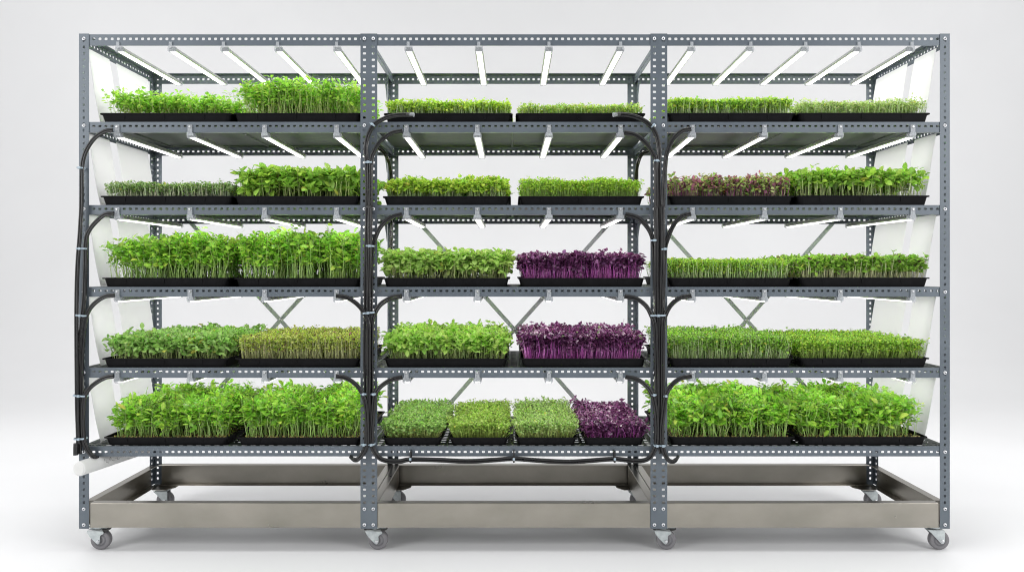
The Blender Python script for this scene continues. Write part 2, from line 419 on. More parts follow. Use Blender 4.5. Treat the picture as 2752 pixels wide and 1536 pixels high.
# ------------------------------------------------------------------ grow lights
LY0, LY1 = 0.006, 0.545
def light_meshes():
    hs = MB()
    hs.prism([(-0.0105, 0), (0.0105, 0), (0.0125, -0.006), (0.0160, -0.0100), (0.0160, -0.0140), (0.0130, -0.0160), (-0.0130, -0.0160), (-0.0160, -0.0140), (-0.0160, -0.0100), (-0.0125, -0.006)],
             0.012, 0.533, lambda u, v, w: (u, w, v))
    gl = MB()
    gl.prism([(-0.0100, -0.0162), (0.0100, -0.0162), (0.0092, -0.0190), (0.0062, -0.0206), (-0.0062, -0.0206), (-0.0092, -0.0190)],
             0.014, 0.531, lambda u, v, w: (u, w, v))
    ec = MB()
    ec.prism([(-0.0145, 0.0005), (0.0145, 0.0005), (0.0165, -0.008), (0.0165, -0.016), (0.013, -0.0212), (-0.013, -0.0212), (-0.0165, -0.016), (-0.0165, -0.008)],
             0, 0.012, lambda u, v, w: (u, w, v))
    ec.lathe([(0.0022, 0.0), (0.0022, 0.003)], 8, lambda a, b, h: (0.008 + a, -h, -0.008 + b))
    ec.lathe([(0.0022, 0.0), (0.0022, 0.003)], 8, lambda a, b, h: (-0.008 + a, -h, -0.008 + b))
    out = []
    for mb, nm, mt in ((hs, "light_housing", 'housing'), (gl, "light_diffuser", 'glow'), (ec, "end_cap", 'clear')):
        out.append(mb.mesh(nm, mt))
    # hanging clip in front of the beam
    cl = MB()
    cl.prism([(-0.0085, 0.030), (0.0085, 0.030), (0.0085, 0.002), (0.0125, -0.003), (0.0125, -0.012), (-0.0125, -0.012), (-0.0125, -0.003), (-0.0085, 0.002)],
             -0.0115, -0.0085, lambda u, v, w: (u, w, v))
    cl.box(-0.0085, -0.0065, -0.0083, -0.0068, 0.003, 0.029); cl.box(0.0065, 0.0085, -0.0083, -0.0068, 0.003, 0.029)
    cl.box(-0.011, 0.011, -0.0083, -0.0005, -0.011, -0.008)
    out.append(cl.mesh("hanging_clip", 'clear'))
    sk = MB(); sk.prism([(-0.006, 0.016), (0.006, 0.016), (0.006, -0.001), (-0.006, -0.001)], -0.0110, -0.0090, lambda u, v, w: (u, w, v))
    out.append(sk.mesh("hanging_clip", 'clear'))
    st = MB(); st.lathe([(0.0042, 0.0), (0.0042, 0.0025), (0.003, 0.0035)], 10, lambda a, b, h: (a, -0.0116 - h, 0.022 + b))
    out.append(st.mesh("clip_screw", 'bolt'))
    return out
HS, GL, EC, CL, SK, ST = light_meshes()
ordn = ["first", "second", "third", "fourth", "fifth"]
bays = ["left", "middle", "right"]
lv_under = ["the top beam", "the highest shelf", "the second highest shelf", "the middle shelf", "the second lowest shelf"]
lights_px = {0: ([320, 461, 603, 748, 906], [1098, 1287, 1475, 1667], [1858, 2016, 2163, 2306, 2448])}
for r in (1, 2, 3, 4): lights_px[r] = ([318, 513, 713, 906], [1093, 1283, 1475, 1667], [1860, 2053, 2256, 2450])
far_px = {0: ([478, 600, 716, 838, 972], [1137, 1300, 1460, 1617], [1797, 1927, 2057, 2178, 2302])}
for r in (1, 2, 3, 4): far_px[r] = ([482, 642, 811, 972], [1134, 1294, 1458, 1622], [1800, 1950, 2117, 2280])
for r in range(5):
    for b in range(3):
        for i, px in enumerate(lights_px[r][b]):
            x = PX(px, LY0); x2 = PX(far_px[r][b][i], LY1); z = ZB[r] - 0.0012
            if r == 0: z = ZT[0] - 0.0465
            g = empty("grow_light", (x, LY0, z))
            g.rotation_euler = (0, 0, -math.atan2(x2 - x, LY1 - LY0) * 0.6)
            n = len(lights_px[r][b])
            tag(g, "tube grow light under %s, %s bay, %s from left" % (lv_under[r], bays[b], ordn[i]),
                "grow light", "tube grow lights under the shelves")
            link("light_housing", HS, g); link("light_diffuser", GL, g); link("end_cap", EC, g)
            e = link("end_cap", EC, g, (0, 0.5455, 0)); e.rotation_euler = (0, 0, math.pi)
            if r == 0:
                link("hanging_clip", SK, g)
            else:
                link("hanging_clip", CL, g); link("clip_screw", ST, g)

# ------------------------------------------------------------------ white side reflectors
lvn = ["top", "second", "third", "fourth", "bottom"]
for lv in range(5):
    zt = ZB[lv] + (0.004 if lv else 0.002); zb = ZT[lv + 1] + 0.002
    if lv == 4: zb += 0.004
    for sx, sname in ((-1, "left"), (1, "right")):
        for k, (ya, yb) in enumerate(((0.040, 0.200), (0.256, 0.530))):
            mb = MB(); n = 14; nx = 3; th = 0.0014
            def q(i, j, w):
                t = i / n
                x = 1.7005 - 0.046 * t + 0.002 * math.sin(math.pi * t) - 0.0015 * math.sin(math.pi * 2 * t)
                y = ya + (yb - ya) * j / nx + 0.012 * t
                return (sx * (x - w), y, zt + (zb - zt) * t)
            for w in (0, th):
                mb.add([q(i, j, w) for i in range(n + 1) for j in range(nx + 1)],
                       [(i * (nx + 1) + j, i * (nx + 1) + j + 1, (i + 1) * (nx + 1) + j + 1, (i + 1) * (nx + 1) + j) for i in range(n) for j in range(nx)], True)
            for j in (0, nx):
                mb.add([q(i, j, w) for i in range(n + 1) for w in (0, th)], [(2 * i, 2 * i + 1, 2 * i + 3, 2 * i + 2) for i in range(n)])
            for i in (0, n):
                mb.add([q(i, 0, 0), q(i, nx, 0), q(i, nx, th), q(i, 0, th)], [(0, 1, 2, 3)])
            o = mb.build("reflector_sheet", 'sheet')
            tag(o, "white curved reflector sheet leaning at the %s end of the %s level, %s one" % (sname, lvn[lv], "front" if k == 0 else "rear"),
                "reflector", "white reflector sheets at the rack ends")

# ------------------------------------------------------------------ cables
def catmull(pts, k=8):
    P_ = [Vector(p) for p in pts]; out = []
    Q = [P_[0] * 2 - P_[1]] + P_ + [P_[-1] * 2 - P_[-2]]
    for i in range(1, len(Q) - 2):
        for j in range(k):
            t = j / k
            a, b, c, d = Q[i - 1], Q[i], Q[i + 1], Q[i + 2]
            out.append(0.5 * ((2 * b) + (c - a) * t + (2 * a - 5 * b + 4 * c - d) * t * t + (3 * b - a - 3 * c + d) * t ** 3))
    out.append(P_[-1]); return out
def cable(pts, label, y=-0.017, r=0.0047, gap=0.0085, strands=2, group="black cables tied along the posts", k=7):
    """pts in photo pixels (px,py[,y])"""
    w = [Vector((PX(p[0], p[2] if len(p) > 2 else y), p[2] if len(p) > 2 else y, PZ(p[1], p[2] if len(p) > 2 else y))) for p in pts]
    path = catmull(w, k)
    mb = MB(); m_ = len(path)
    for s_ in range(strands):
        off = (s_ - (strands - 1) / 2) * gap
        pp = []
        for i, q in enumerate(path):
            d = (path[min(i + 1, m_ - 1)] - path[max(i - 1, 0)]).normalized()
            nrm = Vector((-d.z, 0, d.x))
            pp.append(q + nrm * off + Vector((0, -0.0018 * s_, 0)))
        mb.tube(pp, r, 9)
    o = mb.build("power_cable", 'cable'); tag(o, label, "cable", group); return o
def crop(ox, oy, pts): return [(ox + a * 900 / 2576.0, oy + b * 900 / 2576.0) + tuple(c) for a, b, *c in pts]
A1 = lambda p: crop(180, 60, p); A2 = lambda p: crop(960, 60, p); A3 = lambda p: crop(1700, 60, p)
B1 = lambda p: crop(180, 540, p); B2 = lambda p: crop(960, 540, p); B3 = lambda p: crop(1700, 540, p)
C1 = lambda p: crop(180, 1000, p); C2 = lambda p: crop(960, 1000, p); C3 = lambda p: crop(1700, 1000, p)
# left post
cable(A1([(352, 830), (290, 840), (215, 890), (155, 975), (125, 1060), (115, 1160)]) + B1([(112, 20), (100, 250), (82, 500), (74, 850)]) + C1([(78, 180), (84, 420), (88, 545)]),
      "black cable arching from the highest left light down outside the left post", y=-0.024)
cable(B1([(362, 96), (290, 106), (215, 170), (165, 240), (146, 320), (142, 500), (132, 760), (112, 960), (98, 1180)]) + C1([(104, 200), (98, 420), (100, 560), (98, 625)]),
      "black cable arching from the second left light down the left post", y=-0.014)
cable(B1([(366, 725), (290, 735), (215, 785), (165, 850), (138, 940), (122, 1100), (112, 1300)]) + C1([(118, 180), (118, 420), (130, 540), (165, 610), (205, 648), (240, 655, 0.0)]),
      "black cable arching from the third left light down the left post", y=-0.018)
cable(C1([(360, 28), (290, 42), (210, 90), (160, 140), (134, 200), (124, 330), (126, 470), (146, 560), (180, 620), (215, 650), (236, 652, 0.0)]),
      "black cable arching from the lowest left light and curling under the bottom beam", y=-0.026)
mb = MB()
pp = C1([(70, 545), (68, 580), (68, 634)])
mb.tube([(PX(a, -0.028), -0.028, PZ(b, -0.028)) for a, b in pp], 0.0095, 14)
tag(mb.build("cable_sleeve", 'cable'), "thick black cable sleeve hanging at the foot of the left post", "cable")
# middle-left post
a_dn = [(75, 1430)]
cable(A2([(430, 712), (300, 716), (205, 742), (130, 792), (82, 880), (66, 980), (74, 1080), (80, 1400)]) + B2([(80, 60), (72, 330), (66, 600), (66, 850), (62, 1200)]) + C2([(70, 200), (76, 420), (76, 540), (60, 600), (20, 650), (-10, 676)]),
      "black cable looping from the clear plug onto the left middle post", y=-0.016, gap=0.0088)
cable(A2([(350, 835), (262, 855), (180, 915), (128, 1000), (108, 1085), (104, 1400)]) + B2([(100, 60), (100, 330), (94, 600), (88, 850), (84, 1200)]) + C2([(92, 200), (92, 420), (90, 545)]),
      "black cable arching from the highest middle bay light to the left middle post", y=-0.022)
cable(B2([(345, 102), (255, 130), (180, 200), (135, 300), (112, 420), (108, 600), (104, 850), (104, 1200)]) + C2([(106, 200), (108, 420), (106, 548)]),
      "black cable arching from the second middle bay light to the left middle post", y=-0.012)
cable(B2([(345, 730), (255, 748), (175, 800), (128, 880), (112, 960), (108, 1200)]) + C2([(112, 200), (112, 380), (108, 500), (124, 590), (170, 655), (240, 680), (330, 682), (412, 668), (620, 672), (850, 682), (1050, 672), (1205, 662), (1400, 676), (1620, 686), (1800, 676), (1980, 664), (2100, 676), (2200, 676), (2262, 640), (2300, 560)]),
      "black cable sagging along under the bottom beam between the middle posts", y=-0.020, gap=0.0098, r=0.0048)
cable(C2([(350, 36), (255, 60), (175, 115), (135, 185), (122, 330), (112, 470), (116, 545)]),
      "black cable arching from the lowest middle bay light to the left middle post", y=-0.027)
cable(B1([(2070, 728), (2155, 742), (2235, 795), (2285, 860), (2318, 950), (2322, 1200)]) + C1([(2318, 180), (2306, 400), (2300, 550), (2275, 620), (2235, 668), (2205, 668), (2180, 645, -0.004)]),
      "black cable arching from the third left bay lights and hooking under the beam", y=-0.026)
cable(C1([(2070, 28), (2150, 44), (2225, 95), (2272, 165), (2298, 250), (2310, 380), (2312, 548)]),
      "black cable arching from the last lowest left bay light to the left middle post", y=-0.031)
# middle-right post
cable(A2([(1985, 712), (2070, 712), (2165, 736), (2245, 785), (2300, 870), (2322, 980), (2320, 1085), (2318, 1400)]) + B2([(2318, 60), (2322, 330), (2318, 600), (2316, 850), (2312, 1200)]) + C2([(2316, 200), (2318, 420), (2322, 545), (2340, 620)]),
      "black cable looping from the clear plug onto the right middle post", y=-0.016, gap=0.0088)
cable(A2([(2052, 848), (2140, 868), (2220, 930), (2272, 1010), (2296, 1085), (2300, 1400)]) + B2([(2296, 60), (2300, 330), (2300, 600), (2302, 850), (2300, 1200)]) + C2([(2302, 200), (2304, 420), (2304, 545)]),
      "black cable arching from the highest middle bay light to the right middle post", y=-0.022)
cable(B2([(2062, 102), (2150, 126), (2222, 190), (2266, 270), (2284, 380), (2290, 600), (2296, 850), (2298, 1200)]) + C2([(2298, 200), (2300, 420), (2300, 545)]),
      "black cable arching from the second middle bay light to the right middle post", y=-0.012)
cable(B2([(2055, 732), (2145, 750), (2220, 805), (2262, 880), (2290, 970), (2300, 1200)]) + C2([(2306, 200), (2306, 420), (2300, 545)]),
      "black cable arching from the third middle bay light to the right middle post", y=-0.026)
cable(C2([(2062, 34), (2150, 52), (2225, 105), (2272, 180), (2298, 300), (2306, 430), (2300, 548)]),
      "black cable arching from the lowest middle bay light to the right middle post", y=-0.031)
cable(A3([(450, 822), (380, 836), (312, 900), (270, 990), (252, 1090), (240, 1250), (234, 1400)]) + B3([(230, 60), (234, 330), (228, 600), (220, 850), (212, 1200)]) + C3([(214, 200), (212, 420), (214, 545)]),
      "black cable arching from the highest right bay light to the right middle post", y=-0.022)
cable(B3([(448, 98), (375, 120), (312, 190), (270, 290), (248, 380), (238, 600), (230, 850), (226, 1200)]) + C3([(228, 200), (224, 420), (224, 545)]),
      "black cable arching from the second right bay light to the right middle post", y=-0.014)
cable(B3([(452, 728), (365, 745), (295, 800), (252, 880), (236, 970), (232, 1200)]) + C3([(232, 200), (226, 420), (226, 540), (246, 620), (275, 672), (310, 684), (335, 668), (352, 645, -0.004)]),
      "black cable arching from the third right bay light and hooking under the beam", y=-0.026)
cable(C3([(455, 28), (365, 48), (298, 100), (258, 175), (238, 300), (224, 430), (226, 548)]),
      "black cable arching from the lowest right bay light to the right middle post", y=-0.031)
# behind
cable([(1016, 397, 0.45), (1032, 410, 0.45), (1044, 432, 0.46), (1050, 462, 0.5), (1052, 500, 0.52), (1052, 620, 0.54), (1050, 700, 0.54)],
      "black cable curving down the left middle back post behind the trays", group="black cables at the back posts")
cable([(1746, 405, 0.45), (1724, 416, 0.45), (1714, 440, 0.46), (1710, 470, 0.5), (1709, 510, 0.52), (1709, 560, 0.54)],
      "black cable curving down the right middle back post behind the trays", group="black cables at the back posts")
# plugs on the middle trays
for px, s_, nm in ((1102, 1, "left"), (1658, -1, "right")):
    y = -0.016; x = PX(px, y); z = PZ(308.5, y)
    e = empty("cable_plug", (x, y, z))
    tag(e, "clear ribbed cable plug in front of the tray beside the %s middle post" % nm, "plug", "clear plugs on the middle trays")
    mb = MB(); mb.lathe([(0.0065, 0), (0.0085, 0.002), (0.0085, 0.010), (0.0075, 0.011), (0.0085, 0.012), (0.0085, 0.018), (0.006, 0.020)], 12, lambda a, b, h: (s_ * (h - 0.002), a, b))
    mb.build("plug_body", 'clear', e)
    mb = MB(); mb.lathe([(0.006, 0), (0.0075, 0.001), (0.0075, 0.004), (0.006, 0.005), (0.0075, 0.006), (0.0075, 0.010), (0.006, 0.011)], 12, lambda a, b, h: (-s_ * h - s_ * 0.003, a, b))
    mb.build("plug_collar", 'blacksteel', e)

# cable ties
def tie(px, py, w, label, vert=False, ang=0.0, group="nylon cable ties on the posts"):
    y = -0.020; x = PX(px, y); z = PZ(py, y); W = w / S / 2
    e = empty("cable_tie", (x, y, z)); tag(e, label, "cable tie", group)
    mb = MB(); n = 26; hh = 0.0032
    ring = []
    for k in range(n):
        t = 2 * math.pi * k / n
        ct, st_ = math.cos(t), math.sin(t)
        ring.append((math.copysign(abs(ct) ** 0.6, ct) * W, math.copysign(abs(st_) ** 0.7, st_) * 0.0155))
    for k in range(n):
        a, b = ring[k], ring[(k + 1) % n]
        ia, ib = (a[0] * 0.93, a[1] * 0.9), (b[0] * 0.93, b[1] * 0.9)
        mb.add([(a[0], a[1], -hh), (b[0], b[1], -hh), (b[0], b[1], hh), (a[0], a[1], hh), (ia[0], ia[1], -hh), (ib[0], ib[1], -hh), (ib[0], ib[1], hh), (ia[0], ia[1], hh)],
               [(0, 1, 2, 3), (4, 7, 6, 5), (0, 4, 5, 1), (3, 2, 6, 7)], True)
    mb.build("tie_band", 'tie', e)
    h = MB(); h.box(-0.0045, 0.0045, -0.0205, -0.0148, -0.0046, 0.0046)
    for k in range(3): h.box(-0.0115 + k * 0.0022, -0.0105 + k * 0.0022, -0.0172, -0.0160, -0.0028, 0.0028)
    bevel(h.build("tie_head", 'tie', e), 0.0008)
    e.rotation_euler = (0, ang + (math.pi / 2 if vert else 0), 0)
ps = [("left post", [(219, 452, 17), (220, 668, 27), (220, 847, 29), (217, 1062, 38), (217, 1177, 34)]),
      ("left middle post", [(1002, 336, 14), (991, 437, 21), (995, 661, 23), (991, 840, 34), (978.5, 1057, 17), (1006, 1057, 16), (979.5, 1192, 17), (1000, 1192, 17)]),
      ("right middle post", [(1755, 338, 14), (1764, 433, 16), (1785, 669, 17), (1756, 646, 16), (1767, 847, 46), (1756, 1059, 16), (1788, 1062, 14), (1764, 1195, 16), (1780, 1195, 17)])]
wds = ["topmost", "second", "third", "fourth", "fifth", "sixth", "seventh", "eighth", "lowest"]
for nm, L in ps:
    for i, (px, py, w) in enumerate(L):
        wd = wds[i] if i < len(L) - 1 else "lowest"
        tie(px, py, w, "pale cable tie round the cables on the %s, %s from top" % (nm, wd) if wd not in ("topmost", "lowest")
            else "pale cable tie round the cables on the %s, the %s one" % (nm, wd), ang=(0.6 if py < 340 and px < 1100 else (-0.75 if py < 340 else random.uniform(-0.09, 0.09))))
for i, (px, py) in enumerate(((1104, 1225), (1381, 1225), (1651, 1225))):
    y = -0.020
    e = empty("hanging_strap", (PX(px, y), 0, PZ(py, y)))
    tag(e, "black strap hanging the sagging cable from the bottom beam, %s" % ("beside the left middle post", "at the centre of the rack", "beside the right middle post")[i], "strap", "straps under the bottom beam")
    mb = MB()
    mb.box(-0.0032, 0.0032, -0.0335, -0.0325, -0.022, 0.020); mb.box(-0.0032, 0.0032, -0.0323, -0.0012, 0.0185, 0.0200)
    mb.box(-0.0032, 0.0032, -0.0323, -0.006, -0.0220, -0.0205); mb.box(-0.0032, 0.0032, -0.0075, -0.006, -0.0203, 0.0183)
    mb.build("strap_band", 'cable', e)
    mb = MB(); mb.box(-0.0045, 0.0045, -0.038, -0.0337, -0.012, -0.003); bevel(mb.build("strap_buckle", 'tie', e), 0.0008)

# ------------------------------------------------------------------ white pipe
px0 = Vector((PX(212, -0.08), -0.08, PZ(1259, -0.08))); px1 = Vector((-1.530, 0.50, px0.z + 0.001))
d = (px1 - px0).normalized(); side = d.cross(Vector((0, 0, 1))).normalized(); upv = side.cross(d)
e = empty("plastic_pipe", px0); tag(e, "frosted white plastic pipe sticking out under the bottom shelf at the left post", "pipe")
Lp = (px1 - px0).length
fn = lambda a, b, h: tuple(side * a + upv * b + d * h)
mb = MB(); mb.lathe([(0.0235, 0.0), (0.0275, 0.0012), (0.0282, 0.004), (0.0282, Lp)], 48, fn); mb.build("pipe_body", 'pipe', e)
mb = MB(); mb.lathe([(0.0222, -0.0012), (0.0222, -0.0002)], 40, fn)
mb.build("end_plug", 'pipe_cap', e)
mb = MB()
for k in range(26):
    t0 = 0.10 + 0.0065 * k; a0 = -0.25 + 0.5 * R(); a1 = a0 + 0.12 + 0.35 * R()
    vs = []
    for a in (a0, (a0 + a1) / 2, a1):
        for h in (t0, t0 + 0.0018 + 0.002 * R()):
            vs.append(fn(0.02835 * math.cos(a), 0.02835 * math.sin(a), h))
    mb.add(vs, [(0, 1, 3, 2), (2, 3, 5, 4)])
mb.build("faded_print", 'ink', e)

# ------------------------------------------------------------------ trays and microgreens
def grid_mesh(name, V, F, C, mat, smooth=True):
    me = bpy.data.meshes.new(name)
    nv, nf = len(V), len(F)
    me.vertices.add(nv); me.vertices.foreach_set("co", V.astype(np.float32).ravel())
    me.loops.add(nf * 4); me.loops.foreach_set("vertex_index", F.astype(np.int32).ravel())
    me.polygons.add(nf); me.polygons.foreach_set("loop_start", np.arange(0, nf * 4, 4, dtype=np.int32))
    me.polygons.foreach_set("use_smooth", np.full(nf, smooth))
    me.update(calc_edges=True)
    at = me.color_attributes.new("Col", 'FLOAT_COLOR', 'POINT')
    C4 = np.ones((nv, 4), np.float32); C4[:, :3] = C; at.data.foreach_set("color", C4.ravel())
    me.materials.append(M[mat]); return me
class NB:
    def __init__(s): s.V = []; s.F = []; s.C = []; s.n = 0
    def add(s, V, F, C):
        s.V.append(V); s.F.append(F + s.n); s.C.append(C); s.n += len(V)
    def mesh(s, name, mat): return grid_mesh(name, np.concatenate(s.V), np.concatenate(s.F), np.clip(np.concatenate(s.C), 0, 1), mat)
def nrm(a): return a / np.maximum(np.linalg.norm(a, axis=-1, keepdims=True), 1e-9)
T_SMALL = (np.array([(0, 0, 0), (0.92, 0, -0.02), (0.38, 0.5, 0.10), (0.98, 0.33, 0.05), (0.38, -0.5, 0.10), (0.98, -0.33, 0.05)]),
           np.array([(0, 1, 3, 2), (0, 4, 5, 1)]))
T_OVAL = (np.array([(0, 0, 0), (0.5, 0, 0.02), (1.0, 0, -0.10), (0.18, 0.30, 0.06), (0.5, 0.5, 0.10), (0.82, 0.34, 0.03), (0.18, -0.30, 0.06), (0.5, -0.5, 0.10), (0.82, -0.34, 0.03)]),
          np.array([(0, 1, 4, 3), (1, 2, 5, 4), (0, 6, 7, 1), (1, 7, 8, 2)]))
def leaves(nb, rng, org, dr, up, ln, wd, col, tmpl, droop=0.15):
    T, F = tmpl; n = len(org)
    if n == 0: return
    dr = nrm(dr); sd = nrm(np.cross(dr, up)); up2 = np.cross(sd, dr)
    u = T[None, :, 0] * ln[:, None]; v = T[None, :, 1] * wd[:, None]
    w = T[None, :, 2] * wd[:, None] - droop * (T[None, :, 0] ** 2) * ln[:, None]
    V = org[:, None] + dr[:, None] * u[..., None] + sd[:, None] * v[..., None] + up2[:, None] * w[..., None]
    k = len(T)
    FF = (F[None] + (np.arange(n) * k)[:, None, None]).reshape(-1, 4)
    mid = np.where(np.abs(T[:, 1]) < 0.01, 1.12, 0.94)
    C = col[:, None, :] * mid[None, :, None]
    nb.add(V.reshape(-1, 3), FF, C.reshape(-1, 3))
def stems(nb, path, rad, col, tip=0.7):
    """path (n, s, 3), rad (n,), col (n,3) or (n,s,3)"""
    n, s_, _ = path.shape
    d = np.zeros_like(path); d[:, 1:-1] = path[:, 2:] - path[:, :-2]; d[:, 0] = path[:, 1] - path[:, 0]; d[:, -1] = path[:, -1] - path[:, -2]
    d = nrm(d); ref = np.zeros_like(d); ref[..., 1] = 1.0; ref[..., 0] = 0.05
    a = nrm(np.cross(d, ref)); b = np.cross(d, a)
    rr = rad[:, None] * np.linspace(1, tip, s_)[None]
    V = []
    for k in range(3):
        t = 2 * math.pi * k / 3 + 0.5
        V.append(path + (a * math.cos(t) + b * math.sin(t)) * rr[..., None])
    V = np.stack(V, 2)                      # n,s,3,3
    base = np.arange(n)[:, None, None] * (s_ * 3) + np.arange(s_ - 1)[None, :, None] * 3
    k = np.arange(3)[None, None]; k2 = (k + 1) % 3
    F = np.stack([base + k, base + k2, base + 3 + k2, base + 3 + k], -1).reshape(-1, 4)
    if col.ndim == 2: col = np.repeat(col[:, None], s_, 1)
    C = np.repeat(col[:, :, None], 3, 2)
    nb.add(V.reshape(-1, 3), F, C.reshape(-1, 3))
def field(rng, x, y, amp):
    f = np.zeros_like(x)
    for k in range(7):
        a = rng.uniform(0, 6.28); fr = rng.uniform(9, 55); f += np.sin((x * math.cos(a) + y * math.sin(a)) * fr + rng.uniform(0, 6.28)) / (1 + fr / 30)
    return 1 + amp * f / 2.2
def pick(rng, n, cols, var=0.18):
    c = np.array(cols)[rng.integers(0, len(cols), n)] 
    return c * (1 + rng.uniform(-var, var, (n, 1))) * (1 + rng.uniform(-0.06, 0.06, (n, 3)))
def pickl(rng, n, cols, var=0.2):
    c = pick(rng, n, cols, var)
    if cols is P_LEAF: return c
    c = np.minimum(c * np.array([1.52, 1.28, 1.65]), 0.8)
    y = rng.uniform(0, 1, n) < 0.012
    return np.where(y[:, None], np.array([[0.62, 0.60, 0.12]]), c)
def layout(rng, n, W, D, bias=1.35, m=0.008):
    x = rng.uniform(m, W - m, n); y = m + (D - 2 * m) * rng.uniform(0, 1, n) ** bias
    return x, y
def lean_out(x, y, W, D, amt):
    lx = (x - W / 2) / (W / 2); ly = (y - D / 2) / (D / 2)
    return np.sign(lx) * np.abs(lx) ** 10 * amt, np.sign(ly) * np.abs(ly) ** 10 * amt * 0.8

def fine(W, D, seed, h, n, stemc, leafc, ls=0.0062, lr=0.9, sr=0.00075, hv=0.08, lean=0.014, low=0.12, mat='leaf', tmpl=T_SMALL, lpp=2,
         tilt=0.30, amp=0.10, big=0.0, bigs=0.014, bigc=None, fcov=1.35, spiky=0.0, accent=None, accf=0.0, clump=0.0, fill=0.9, zlo=0.42, side=0.0):
    rng = np.random.default_rng(seed); nb = NB()
    if n > 2600 * W / 0.5: n = int(n * 0.55); fill = 2.2; sr = sr * 1.2
    x, y = layout(rng, n, W, D, fcov)
    if clump:
        cx = rng.uniform(0, W, 90); cy = rng.uniform(0, D, 90)
        idx = np.argmin((x[:, None] - cx) ** 2 + (y[:, None] - cy) ** 2, 1)
        x += (cx[idx] - x) * clump; y += (cy[idx] - y) * clump
    H_ = h * field(rng, x, y, amp) * (1 + rng.normal(0, hv, n))
    lowm = rng.uniform(0, 1, n) < low; H_ = np.where(lowm, H_ * rng.uniform(0.35, 0.8, n), H_)
    if spiky: H_ = np.where(rng.uniform(0, 1, n) < spiky, H_ * rng.uniform(1.08, 1.28, n), H_)
    ox, oy = lean_out(x, y, W, D, lean)
    if side: ox = ox + 0.014 * ((x - W / 2) / (W / 2)) ** 3
    top = np.stack([x + ox + rng.normal(0, 0.006, n), y + oy + rng.normal(0, 0.006, n), H_], 1)
    bot = np.stack([x, y, np.zeros(n)], 1)
    bend = rng.normal(0, 0.0045, (n, 3)); bend[:, 2] = 0
    t = np.linspace(0, 1, 4)
    path = bot[:, None] + (top - bot)[:, None] * t[None, :, None] + bend[:, None] * np.sin(t * math.pi)[None, :, None]
    stems(nb, path, np.full(n, sr) * rng.uniform(0.7, 1.3, n), pick(rng, n, stemc, 0.35))
    if fill:
        q = int(n * fill); xx, yy = layout(rng, q, W, D, fcov * 1.15)
        fx, fy = lean_out(xx, yy, W, D, lean * 0.8)
        if side: fx = fx + 0.014 * ((xx - W / 2) / (W / 2)) ** 3
        hz = H_[rng.integers(0, n, q)] * 0 + h * field(np.random.default_rng(seed), xx, yy, 0.0)
        hz = np.interp(xx * 0 + rng.uniform(0, 1, q), [0, 1], [0, 1]) ** 0.75
        hh2 = h * (zlo + (0.97 - zlo) * hz)
        top = np.concatenate([top, np.stack([xx + fx * hh2 / h + rng.normal(0, 0.004, q), yy + fy * hh2 / h + rng.normal(0, 0.004, q), hh2], 1)]); n = n + q
    ph = rng.uniform(0, 6.28, n)
    for k in range(lpp):
        a = ph + k * (2 * math.pi / max(lpp, 2)) + rng.normal(0, 0.3, n)
        el = rng.normal(tilt, 0.5, n)
        dr = np.stack([np.cos(a) * np.cos(el), np.sin(a) * np.cos(el), np.sin(el)], 1)
        up = np.stack([rng.normal(0, 0.5, n), rng.normal(0, 0.5, n), np.ones(n)], 1)
        L = ls * rng.uniform(0.7, 1.25, n)
        c = pickl(rng, n, leafc)
        if accent is not None:
            am = rng.uniform(0, 1, n) < accf; c = np.where(am[:, None], pick(rng, n, accent), c)
        leaves(nb, rng, top, dr, up, L, L * lr, c, tmpl)
    # extra leaves part of the way down the outermost seedlings
    if big > 0:
        m_ = rng.uniform(0, 1, n) < big; q = int(m_.sum()); tp = top[m_]; a = rng.uniform(0, 6.28, q)
        for k in range(2):
            el = rng.normal(0.35, 0.35, q); aa = a + k * math.pi
            dr = np.stack([np.cos(aa) * np.cos(el), np.sin(aa) * np.cos(el), np.sin(el)], 1)
            up = np.stack([rng.normal(0, 0.3, q), rng.normal(0, 0.3, q), np.ones(q)], 1)
            L = bigs * rng.uniform(0.7, 1.2, q)
            leaves(nb, rng, tp + np.array([0, 0, 0.004]), dr, up, L, L * 0.72, pick(rng, q, bigc or leafc), T_OVAL)
    return nb.mesh("seedlings", mat)

